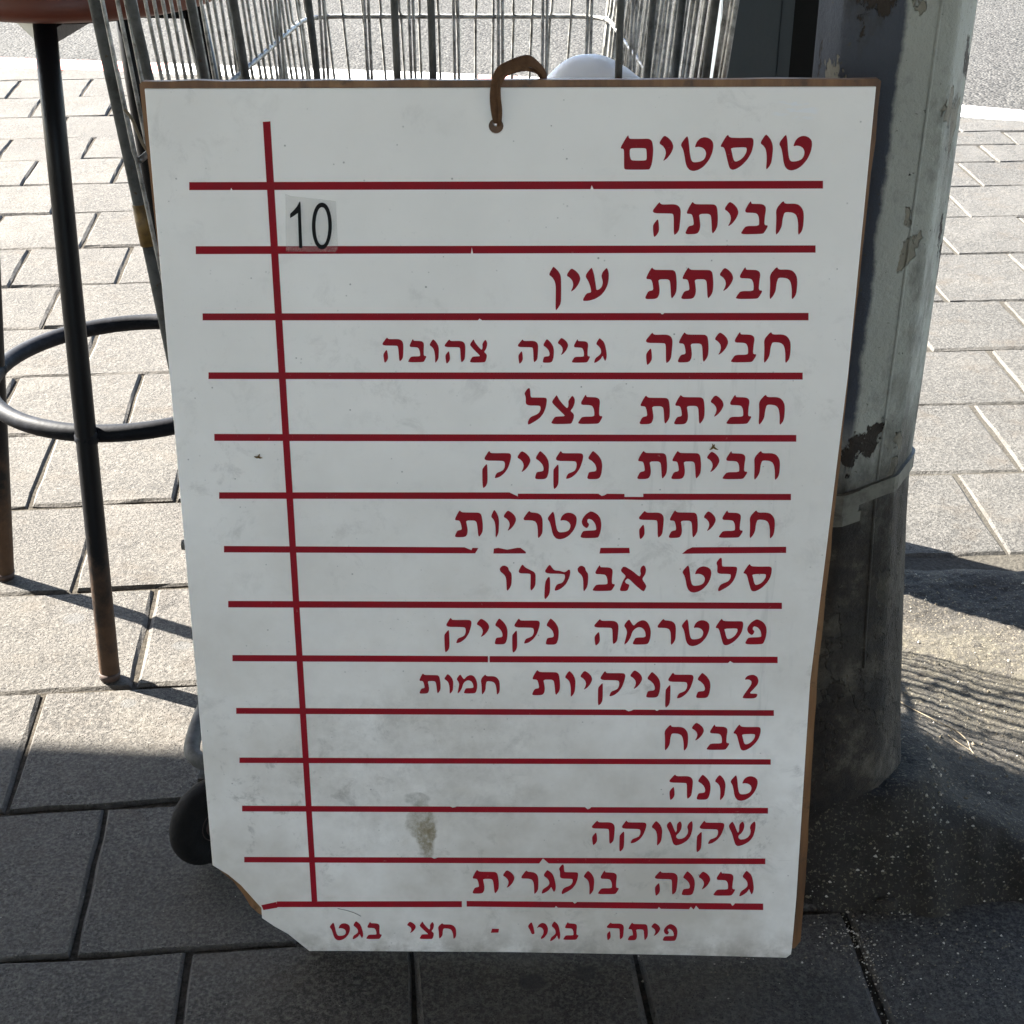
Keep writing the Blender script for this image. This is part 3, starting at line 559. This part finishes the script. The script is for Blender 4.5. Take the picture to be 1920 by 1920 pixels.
# the board's own frame: parts are meshes in millimetre/1000 board space, the thing carries the pose
board = thing('menu_board', BO_, 'white menu board with dark red Hebrew lettering and ruled lines, leaning on the trolley', 'sign')
BX = Matrix((BU_, -BN_, BV_)).transposed()
board.rotation_mode = 'QUATERNION'; board.rotation_quaternion = BX.to_quaternion()
def rounded(poly, cut=.16, passes=1):
    P_ = [Vector((p[0], p[1])) for p in poly]
    for _ in range(passes):
        o = []
        n = len(P_)
        for i in range(n):
            a, q, c_ = P_[i-1], P_[i], P_[(i+1) % n]
            o.append(q.lerp(a, cut)); o.append(q.lerp(c_, cut))
        P_ = o
    return P_
def slab(bm, loops, w0, w1):
    """extruded outline with holes, in board space: x = u, y = -depth towards the viewer, z = v (mm in, m out)"""
    flat = [p for l in loops for p in l]
    tris = tessellate_polygon([[Vector((p[0], p[1], 0)) for p in l] for l in loops])
    F = [bm.verts.new((p[0]/1000, -w1/1000, p[1]/1000)) for p in flat]
    B = [bm.verts.new((p[0]/1000, -w0/1000, p[1]/1000)) for p in flat]
    for t in tris:
        for q, rev in ((F, 0), (B, 1)):
            try: bm.faces.new([q[i] for i in (t if not rev else t[::-1])])
            except ValueError: pass
    k = 0
    for l in loops:
        n = len(l)
        for i in range(n):
            a, c_ = k+i, k+(i+1) % n
            bm.faces.new((F[a], F[c_], B[c_], B[a]))
        k += n
    bmesh.ops.recalc_face_normals(bm, faces=bm.faces)
def lobj(name, bm, mat, parent):
    for v in bm.verts: v.co.x += SKEW*v.co.z
    me = bpy.data.meshes.new(name); bm.normal_update(); bm.to_mesh(me); bm.free(); me.materials.append(mat)
    o = bpy.data.objects.new(name, me); COL.objects.link(o); o.parent = parent; return o
hole = [(HOLE[0]+6.9*math.cos(2*math.pi*k/28), HOLE[1]+6.9*math.sin(2*math.pi*k/28)) for k in range(28)]
bm = BM(); slab(bm, [PANEL, hole[::-1]], -3.0, 0.0)
bmesh.ops.bevel(bm, geom=[e for e in bm.edges if len(e.link_faces) == 2 and e.calc_face_angle(0) > 1.2], offset=.0005, segments=1, affect='EDGES')
panel = lobj('acrylic_panel', bm, M['acrylic'], board)
bk = []
for i, p in enumerate(BACKING):
    q = BACKING[(i+1) % len(BACKING)]; d = math.dist(p, q); n = max(1, int(d/25))
    for k in range(n): bk.append((p[0]+(q[0]-p[0])*k/n+random.gauss(0,.35), p[1]+(q[1]-p[1])*k/n+random.gauss(0,.35)))
bm = BM(); slab(bm, [bk, [(HOLE[0]+3.2*math.cos(2*math.pi*k/20), HOLE[1]+2.6+3.2*math.sin(2*math.pi*k/20)) for k in range(20)][::-1]], -14.0, -3.2)
lobj('wood_backing', bm, M['wood'], board)
words = []
for row in ROWS:
    last = None
    for it in row:
        if last is None or it[1]-last > 8.5 or it[0] == 'dash' or words[-1][-1][0] == 'dash': words.append([])
        words[-1].append(it); last = it[2]
for row in words:
    bm = BM()
    for g, x0, x1, y0, y1 in row:
        loops, hole_next = [], True
        parts = []; cur = []
        for l in GLYPHS[g]:
            if l is None: parts.append(cur); cur = []
            else: cur.append(l)
        parts.append(cur)
        for part in parts:
            L = [[(x0+(x1-x0)*p.x/999, y0+(y1-y0)*p.y/999) for p in rounded(l, .2, 2)] for l in part]
            if g == 'dash': L = [[(x0+(x1-x0)*p[0]/999, y0+(y1-y0)*p[1]/999) for p in l] for l in part]
            slab(bm, L, -.3, .35)
    lobj('lettering', bm, M['vinyl'], panel)
for pieces in RULES:
    for grp in ([pieces] if pieces is not RULES[6] else [[p] for p in pieces]):
        bm = BM()
        for p in grp: slab(bm, [p], -.3, .30)
        lobj('rule_line', bm, M['vinyl'], panel)
bm = BM(); slab(bm, [VRULE], -.3, .45); lobj('column_line', bm, M['vinyl'], panel)
bm = BM(); slab(bm, [FILM], .62, .70); film = lobj('price_sticker', bm, M['film'], board)
bm = BM(); slab(bm, [DIGIT_ONE], .72, .86); lobj('digit', bm, M['black_print_and_shade'], film)
bm = BM(); slab(bm, [DIGIT_ZERO[0], DIGIT_ZERO[1][::-1]], .72, .86); lobj('digit', bm, M['black_print_and_shade'], film)
# a hair and two dried crumbs stuck on the sheet
bm = BM(); tube(bm, spline([(p[0]/1000, -.0004, p[1]/1000) for p in HAIR_TRACE], 4), .00028, 5); lobj('hair', bm, M['black_print_and_shade'], panel)
for cx, cz in ((85.2,631.9), (551.0,645.3)):
    bm = BM()
    for k in range(4):
        a = random.uniform(0, 6.28); l = random.uniform(3, 6)
        tube(bm, [(cx/1000, -.0006, cz/1000), ((cx+math.cos(a)*l*.5)/1000, -.0022, (cz+math.sin(a)*l*.5)/1000), ((cx+math.cos(a)*l)/1000, -.001, (cz+math.sin(a)*l)/1000)], [.0012,.0009,.0003], 5)
    lobj('crumb', bm, M['tape'], panel)
# suede strap: two strands out of the hole, over the top edge and down the back
bm = BM()
hu, hv = HOLE
ribbon = [(hu+1,hv+2.6,-12), (hu+.6,hv+2.6,-2), (hu+.2,hv+5,2.4), (hu-1.2,hv+15,3.8), (hu-1.5,hv+27,4.6), (hu+.5,hv+39,5.2), (hu+5,hv+49,3.6), (hu+14,hv+53.5,-2), (hu+24,hv+56.5,-7), (hu+31,hv+57.5,-10), (hu+38,hv+52.5,-14), (hu+43.5,hv+46,-17), (hu+45,hv+38,-19), (hu+42,hv+24,-18)]
rr = [2.6,2.6,3.0,3.6,4.2,5.0,6.0,6.4,6.6,6.0,5.2,4.6,4.2,4.0]
path = spline([(p[0]/1000, -p[2]/1000, p[1]/1000) for p in ribbon], 6)
rad = [v.x for v in spline([(q/1000,0,0) for q in rr], 6)]
tube(bm, path, rad, 12, flat=.26, up=(1,0,.1))
lace = [(hu+2,hv+1,-12), (hu+2.4,hv+.6,-1), (hu+3.6,hv+4,3.4), (hu+4.2,hv+15,5.4), (hu+3.0,hv+27,6.6), (hu+3.2,hv+38,7.4), (hu+7,hv+46,6.0), (hu+15,hv+49.0,-1), (hu+27,hv+50.5,-9), (hu+38,hv+47,-15), (hu+42,hv+40,-18)]
tube(bm, spline([(p[0]/1000, -p[2]/1000, p[1]/1000) for p in lace], 6), .0019, 8, flat=.7, up=(1,0,.1))
o = lobj('hanging_strap', bm, M['suede'], board)
for p in o.data.polygons: p.use_smooth = True

# ================================================================ STEEL POLE AND DARK POST
pole = thing('lamp_post', PC, 'grey green octagonal steel pole with peeling paint and a clamped band, right of the board', 'pole')
bm = BM(); rings = []
zs = [-.03, 0, .02, .045, .07, .10, .14, .18, .22, .26, .30, .34, .38, .42, .46, .50, .53, .56, .60] + [.65+.05*i for i in range(39)]
def pole_r(z, a):
    oct_ = math.cos(math.pi/8)/math.cos(((a-R(-9)) % (math.pi/4))-math.pi/8)
    k = max(0.0, min(1.0, (z-.10)/.40)); k = k*k*(3-2*k)
    flare = .0775 + .052*max(0.0, 1-z/.54)**1.15
    shape = (1-k)*1.0+k*(.12+.88*oct_)
    dent = .0022*mnoise.noise(Vector((math.cos(a)*3, math.sin(a)*3, z*6)))*(1.6 if z < .5 else .35)
    return flare*shape+dent
SEG = 96
for z in zs:
    ring = []
    for k in range(SEG):
        a = 2*math.pi*k/SEG                           # a = 0 faces the viewer (-y), positive to the right
        r_ = pole_r(z, a); ring.append(bm.verts.new((PC.x+math.sin(a)*r_, PC.y-math.cos(a)*r_, z)))
    rings.append(ring)
for i in range(len(rings)-1):
    for k in range(SEG): bm.faces.new((rings[i][k], rings[i][(k+1) % SEG], rings[i+1][(k+1) % SEG], rings[i+1][k]))
bm.faces.new(rings[-1])
o = obj('shaft', bm, M['pole'], pole, smooth=True)
# weld seam running down the right of the front face
bm = BM(); a = R(20)
tube(bm, [(PC.x+math.sin(a)*(pole_r(z, a)-.0008), PC.y-math.cos(a)*(pole_r(z, a)-.0008), z) for z in zs[10:]], .0022, 6)
obj('weld_seam', bm, M['pole'], pole, smooth=True)
# steel band round it, sagging to the left, with a folded buckle
bm = BM(); inner, outer = [], []
def band_z(a): return .522+.020*math.sin(a)+.0015*math.sin(3*a)
prof = []
for k in range(73):
    a = R(-175+350*k/72); z = band_z(a); r_ = pole_r(z, a)+.0028
    prof.append([(math.sin(a)*(r_+d), -math.cos(a)*(r_+d), z+h_) for d, h_ in ((-.003,-.0098),(.0014,-.0098),(.0014,.0098),(-.003,.0098))])
vr = [[bm.verts.new(Vector(p)+PC) for p in q] for q in prof]
for A, B in zip(vr, vr[1:]):
    for k in range(4): bm.faces.new((A[k], A[(k+1) % 4], B[(k+1) % 4], B[k]))
bm.faces.new(vr[0]); bm.faces.new(vr[-1][::-1])
bmesh.ops.recalc_face_normals(bm, faces=bm.faces)
bandp = obj('band', bm, M['band'], pole)
bm = BM()
for a0, a1, dz, hh_, dd in ((-22,3,-.003,.015,.0065), (-15,5,-.021,.0065,.0055)):
    v4 = []
    for k in range(7):
        a = R(a0+(a1-a0)*k/6); z = band_z(a)+dz; r_ = pole_r(z, a)+dd
        v4.append([bm.verts.new(Vector((math.sin(a)*(r_+d), -math.cos(a)*(r_+d), z+q))+PC) for d, q in ((0,-hh_),(.0025,-hh_),(.0025,hh_),(0,hh_))])
    for A, B in zip(v4, v4[1:]):
        for k in range(4): bm.faces.new((A[k], A[(k+1) % 4], B[(k+1) % 4], B[k]))
    bm.faces.new(v4[0]); bm.faces.new(v4[-1][::-1])
bmesh.ops.recalc_face_normals(bm, faces=bm.faces)
obj('buckle', bm, M['band'], bandp)
# black plate painting the shade inside a cable opening, low on the left
bm = BM()
for k in range(1):
    a0 = R(-26); z0 = .085
    pts = []
    for da, dz in ((-.20,-.03),(.16,-.03),(.17,.02),(.10,.032),(-.14,.03),(-.21,.015)):
        a = a0+da; z = z0+dz; r_ = pole_r(z, a)+.0015; pts.append(bm.verts.new((PC.x+math.sin(a)*r_, PC.y-math.cos(a)*r_, z)))
    bm.faces.new(pts)
    ext = bmesh.ops.extrude_face_region(bm, geom=bm.faces[:])
    for v in [g for g in ext['geom'] if isinstance(g, bmesh.types.BMVert)]: v.co += (Vector((PC.x, PC.y, v.co.z))-v.co)*.05
bmesh.ops.recalc_face_normals(bm, faces=bm.faces)
obj('cable_opening_shade', bm, M['black_print_and_shade'], pole)

post = thing('steel_post', (.36, 2.32, 0), 'dark slate steel channel post standing behind the trolley, left of the grey pole', 'post')
bm = BM()
box(bm, (.306,2.25,GZ-.02), (.391,2.262,2.57)); box(bm, (.306,2.2625,GZ-.02), (.318,2.39,2.57)); box(bm, (.379,2.2625,GZ-.02), (.391,2.39,2.57))
bmesh.ops.bevel(bm, geom=bm.edges[:], offset=.0025, segments=2, affect='EDGES')
obj('web', bm, M['slate'], post)
bm = BM(); box(bm, (.3935,2.268,GZ-.02), (.414,2.40,2.57)); bmesh.ops.bevel(bm, geom=bm.edges[:], offset=.002, segments=2, affect='EDGES')
obj('flange', bm, M['slate'], post)
bm = BM(); box(bm, (.4165,2.37,GZ-.02), (.475,2.395,2.57)); obj('gap_shade_plate', bm, M['black_print_and_shade'], post)  # black plate added to stand for the dark gap beside the pole

can = thing('canopy', (-1.2, 1.3, 2.6), 'unseen grey canvas canopy, spread wide overhead to cut sky light, shading the board and the near pavers', 'canopy')  # out of view; inferred from the shade edge, enlarged to cut sky fill
EDGE_Y = 3.17
def skew_edge(bm):
    for v in bm.verts:
        if v.co.y > 0: v.co.y -= .075*(v.co.x+3.3)
bm = BM(); box(bm, (-8.5,-1.895,2.600), (5.5,EDGE_Y-.035,2.612)); skew_edge(bm); obj('canvas', bm, M['canvas'], can)
bm = BM(); box(bm, (-8.5,EDGE_Y-.034,2.575), (5.5,EDGE_Y,2.62)); skew_edge(bm); obj('edge_rail', bm, M['slate'], can)

shop = thing('unseen_shop_front', (0, -1.9, 0), 'unseen cream shop front with an open doorway, added to block sky and bounce light onto the board', 'added_building')  # out of view; added to block sky and bounce light onto the board
bm = BM(); box(bm, (-9,-2.1,GZ-.1), (-.9,-1.9,4.2)); box(bm, (.7,-2.1,GZ-.1), (9,-1.9,4.2)); box(bm, (-.8995,-2.1,2.3), (.6995,-1.9,4.2))
obj('bounce_wall', bm, M['plaster'], shop)
bm = BM(); box(bm, (-.95,-1.898,GZ), (-.86,-1.86,2.34)); box(bm, (.66,-1.898,GZ), (.75,-1.86,2.34)); box(bm, (-.8595,-1.898,2.25), (.6595,-1.86,2.34))
obj('door_frame', bm, M['slate'], shop)

# ================================================================ SHOPPING TROLLEY
tro = thing('shopping_trolley', (-.06, 1.8, 0), 'galvanised wire shopping trolley parked behind the menu board', 'trolley')
def corner(sx, sy, z):
    """basket corner at height z, sides flaring outwards"""
    f_ = .085*(z-.91)
    if sy > 0: return Vector((-.293-f_ if sx < 0 else .136+f_, 2.205+f_*.6, z))
    return Vector((-.372-f_ if sx < 0 else .200+f_, 1.475-f_*.2, z))
ZB, ZT = .47, 1.13
W_ = .0021
def panel_wires(c0, c1, n, bend, r=W_):
    bm = BM()
    for i in range(n+1):
        t = i/n
        jx = random.gauss(0,.0016)
        pts = []
        for z in (ZB, .70, .905, .915, ZT):
            p = corner(*c0, z).lerp(corner(*c1, z), t); p.x += jx+random.gauss(0,.0009)
            if bend and z == .915: p.y -= .004
            pts.append(p)
        tube(bm, pts, r, 6, cap=False)
    return bm
side_l = obj('side_panel', panel_wires((-1,-1), (-1,1), 29, False), M['wire'], tro, True)
side_r = obj('side_panel', panel_wires((1,-1), (1,1), 32, False, .0028), M['wire'], tro, True)
front = obj('front_panel', panel_wires((-1,1), (1,1), 16, True), M['wire'], tro, True)
bm = BM()                                            # child-seat flap: paired wires half way
for i in range(10):
    x = -.335+i*.0535
    for d in (-.0026, .0026):
        tube(bm, [(x*(.95 if z < .8 else 1)+d, 1.86+(.91-z)*.04, z) for z in (.62,.8,1.12)], .0019, 6, cap=False)
tube(bm, [(-.35,1.86,1.12),(.175,1.86,1.12)], .004, 8); tube(bm, [(-.33,1.873,.62),(.165,1.873,.62)], .004, 8)
obj('seat_flap', bm, M['wire'], tro, True)
def hoop(z, r, back=True):
    bm = BM(); c4 = [corner(-1,-1,z), corner(-1,1,z), corner(1,1,z), corner(1,-1,z)]
    pts = [c4[0]]
    for i in (1, 2):                                  # rounded far corners
        a, q, c_ = c4[i-1], c4[i], c4[i+1]
        e0 = q+(a-q).normalized()*.05; e1 = q+(c_-q).normalized()*.05
        for k in range(7):
            t = k/6; pts.append(e0*(1-t)**2+q*2*t*(1-t)+e1*t*t)
    pts.append(c4[3])
    tube(bm, pts, r, 8); return bm
for z, r in ((ZB,.0045), (.70,.003), (.906,.0034), (ZT,.006)):
    obj('hoop', hoop(z, r), M['wire'], tro, True)
bm = BM()
for i in range(12):
    t = i/11; tube(bm, [corner(-1,-1,ZB).lerp(corner(-1,1,ZB), t), corner(1,-1,ZB).lerp(corner(1,1,ZB), t)], W_, 6, cap=False)
obj('basket_floor', bm, M['wire'], tro, True)
# tubes: outer legs, basket corner bars, rear bars
def bar(name, pts, r, mat='tube', seg=12):
    bm = BM(); tube(bm, spline(pts, 5) if len(pts) > 2 else pts, r, seg); return obj(name, bm, M[mat], tro, True)
leg = bar('frame_tube', [(-.437,1.60,1.14),(-.4285,1.60,1.037),(-.399,1.60,.711),(-.375,1.595,.42),(-.365,1.58,.20)], .0083)
bm = BM(); tube(bm, [(-.4092,1.60,.822),(-.4052,1.60,.775)], .0093, 14); obj('tape_wrap', bm, M['tape'], tro, True)
bar('frame_tube', [(.236,1.60,1.14),(.2265,1.60,1.037),(.20,1.60,.711),(.19,1.595,.42),(.18,1.58,.20)], .0075)
for x0, x1, y, r in ((-.378,-.352,1.50,.0052), (-.345,-.325,1.62,.0046), (-.318,-.298,1.71,.0050), (-.260,-.2445,1.90,.0046), (.205,.190,1.52,.0042), (.188,.176,1.66,.0042), (.17,.160,1.80,.004)):
    bar('corner_bar', [(x0,y,1.13),(x1,y,.90),(x1*.93,y,.47)], r)
for x in (-.1115, -.0770, .1020):
    bar('rear_bar', [(x,1.462,1.14),(x+.001,1.465,.95),(x+.003,1.47,.46)], .0036)
bar('cross_bar', [(-.378,1.476,.46),(.205,1.476,.46)], .006)
bar('handle', [(-.44,1.43,1.155),(.24,1.43,1.155)], .013)
# chassis: one bent tube, its near left elbow shows beside the board
ch = [(.15,2.22,.20),(.19,1.75,.16),(.205,1.545,.135),(.19,1.505,.13),(.10,1.50,.13),(-.30,1.50,.125),(-.375,1.500,.124),(-.403,1.510,.126),(-.411,1.535,.131),(-.404,1.60,.142),(-.378,1.72,.155),(-.30,2.22,.20)]
bar('chassis', ch, .0105)
for sx in (-1, 1):
    for y in (1.52, 2.18):
        x = (-.377 if sx < 0 else .19) if y < 2 else (-.30 if sx < 0 else .15)
        bm = BM(); tube(bm, [(x,y,.135 if y < 2 else .205),(x,y,.105)], .013, 12)
        box(bm, (x-.022,y-.03,.104),(x-.0195,y+.02,.040)); box(bm, (x+.0195,y-.03,.104),(x+.022,y+.02,.040)); box(bm, (x-.022,y-.03,.1045),(x+.022,y+.02,.108))
        caster = obj('caster', bm, M['tube'], tro)
        if sx < 0 and y < 2: wc, ax = Vector((-.384,1.468,.058)), Vector((.74,-.67,.06))
        else: wc, ax = Vector((x,y-.012,.050)), Vector((1,0,0))
        q = ax.normalized().to_track_quat('Z', 'Y').to_matrix()
        S = 1.12 if wc.z > .055 else 1.0
        bm = BM(); lathe(bm, wc, [(p_*S, q_*S) for p_, q_ in [(.026,-.0135),(.040,-.0150),(.0475,-.0120),(.0515,-.006),(.0525,0),(.0515,.006),(.0475,.0120),(.040,.0150),(.030,.0145),(.027,.0115)]], 44, q)
        wh = obj('wheel', bm, M['rubber'], caster, True)
        bm = BM(); lathe(bm, wc, [(.025,.0105),(.022,.013),(.016,.0125),(.012,.0185),(.007,.020)], 24, q); lathe(bm, wc, [(.025,-.0145),(.010,-.0165)], 24, q)
        bmesh.ops.recalc_face_normals(bm, faces=bm.faces)
        obj('hub', bm, M['hub'], caster, True)
bm = BM(); tube(bm, spline([(-.3725,1.442,.965),(-.3655,1.440,.955),(-.358,1.436,.935),(-.352,1.44,.92)], 4), .0017, 6); obj('tie_end', bm, M['straw'], tro, True)

# crumpled white carrier bag standing in the basket
bm = BM(); bmesh.ops.create_icosphere(bm, subdivisions=5, radius=1)
for v in bm.verts:
    d = v.co.normalized()
    k = 1+.03*mnoise.noise(d*1.7+Vector((3,1,0)))+.030*abs(mnoise.noise(d*2.6))+.006*abs(mnoise.noise(d*9))
    x, y, z = d.x*.108*k, d.y*.066*k, d.z*.20*k
    if z > .12: x *= 1.0
    v.co = Vector((.083+x, 1.58+y, .784+z))
tag(obj('carrier_bag', bm, M['bag'], smooth=True), 'crumpled white plastic carrier bag in the trolley, behind the strap', 'bag')

# ================================================================ BAR STOOL
SC = Vector((-.588, 2.134, 0))
st = thing('bar_stool', SC, 'black tubular bar stool with a red brown round seat, left of the board', 'stool')
PHI, RF, LEAN = -1.6575, .272, .128
for k in range(4):
    a = PHI-k*math.pi/2; d = Vector((math.cos(a), math.sin(a), 0))
    bm = BM(); tube(bm, [SC+d*(RF-LEAN*z)+Vector((0,0,z+GZ)) for z in (0,.004,.25,.5,.75,.945)], [.0135,.0150,.0150,.0150,.0150,.0150], 20)
    lg = obj('leg', bm, M['black_tube'], st, True)
    bm = BM(); tube(bm, [SC+d*RF+Vector((0,0,GZ+.0005)), SC+d*(RF-LEAN*.012)+Vector((0,0,GZ+.012))], [.0150,.0162], 16); obj('foot_cap', bm, M['hub'], lg, True)
bm = BM(); rc = SC+Vector((-.004,.008,.380)); RR = .214
tube(bm, [rc+Vector((math.cos(2*math.pi*k/72)*RR, math.sin(2*math.pi*k/72)*RR, 0)) for k in range(72)], .0130, 14, closed=True)
ring = obj('footrest_ring', bm, M['ring'], st, True)
for k in range(4):
    a = PHI-k*math.pi/2; d = Vector((math.cos(a), math.sin(a), 0)); bm = BM(); bmesh.ops.create_icosphere(bm, subdivisions=3, radius=1)
    for v in bm.verts: v.co = SC+d*(RF-LEAN*.38-.002)+Vector((0,0,.380))+Vector((v.co.x*.017, v.co.y*.017, v.co.z*.0165))*(1+.12*mnoise.noise(v.co*3+d))
    obj('weld', bm, M['ring'], ring, True)
bm = BM(); lathe(bm, SC+Vector((0,0,.946)), [(.186,0),(.195,.005),(.199,.014),(.198,.030),(.192,.040),(.05,.041)], 64); obj('seat', bm, M['seat'], st, True)
bm = BM(); lathe(bm, SC+Vector((0,0,.932)), [(.118,0),(.120,.0138)], 48); obj('apron', bm, M['black_tube'], st)
bm = BM()
for k in range(2):
    a = PHI-k*math.pi/2; d = Vector((math.cos(a), math.sin(a), 0)); s_ = Vector((-d.y, d.x, 0))*.012
    z0 = .915+.006*k
    for sgn in (1,):
        p = [SC+d*.155+s_, SC+d*.155-s_, SC-d*.155-s_, SC-d*.155+s_]
        lo = [bm.verts.new(q+Vector((0,0,z0))) for q in p]; hi = [bm.verts.new(q+Vector((0,0,z0+.018-.006*k))) for q in p]
        bm.faces.new(lo[::-1]); bm.faces.new(hi)
        for i in range(4): bm.faces.new((lo[i], lo[(i+1) % 4], hi[(i+1) % 4], hi[i]))
obj('cross_brace', bm, M['black_tube'], st)
a = PHI; d = Vector((math.cos(a), math.sin(a), 0)); e = Vector((math.cos(PHI-math.pi/2), math.sin(PHI-math.pi/2), 0))
bm = BM(); A = SC+d*.150; B = SC+e*.150
tri = [A+Vector((0,0,.9455)), A.lerp(B,.75)+Vector((0,0,.9455)), A+Vector((-.004,0,.905))]
f_ = [bm.verts.new(p) for p in tri]; g2 = [bm.verts.new(p+Vector((.002,.002,0))) for p in tri]
bm.faces.new(f_); bm.faces.new(g2[::-1])
for i in range(3): bm.faces.new((f_[i], g2[i], g2[(i+1) % 3], f_[(i+1) % 3]))
obj('gusset', bm, M['plate'], st)
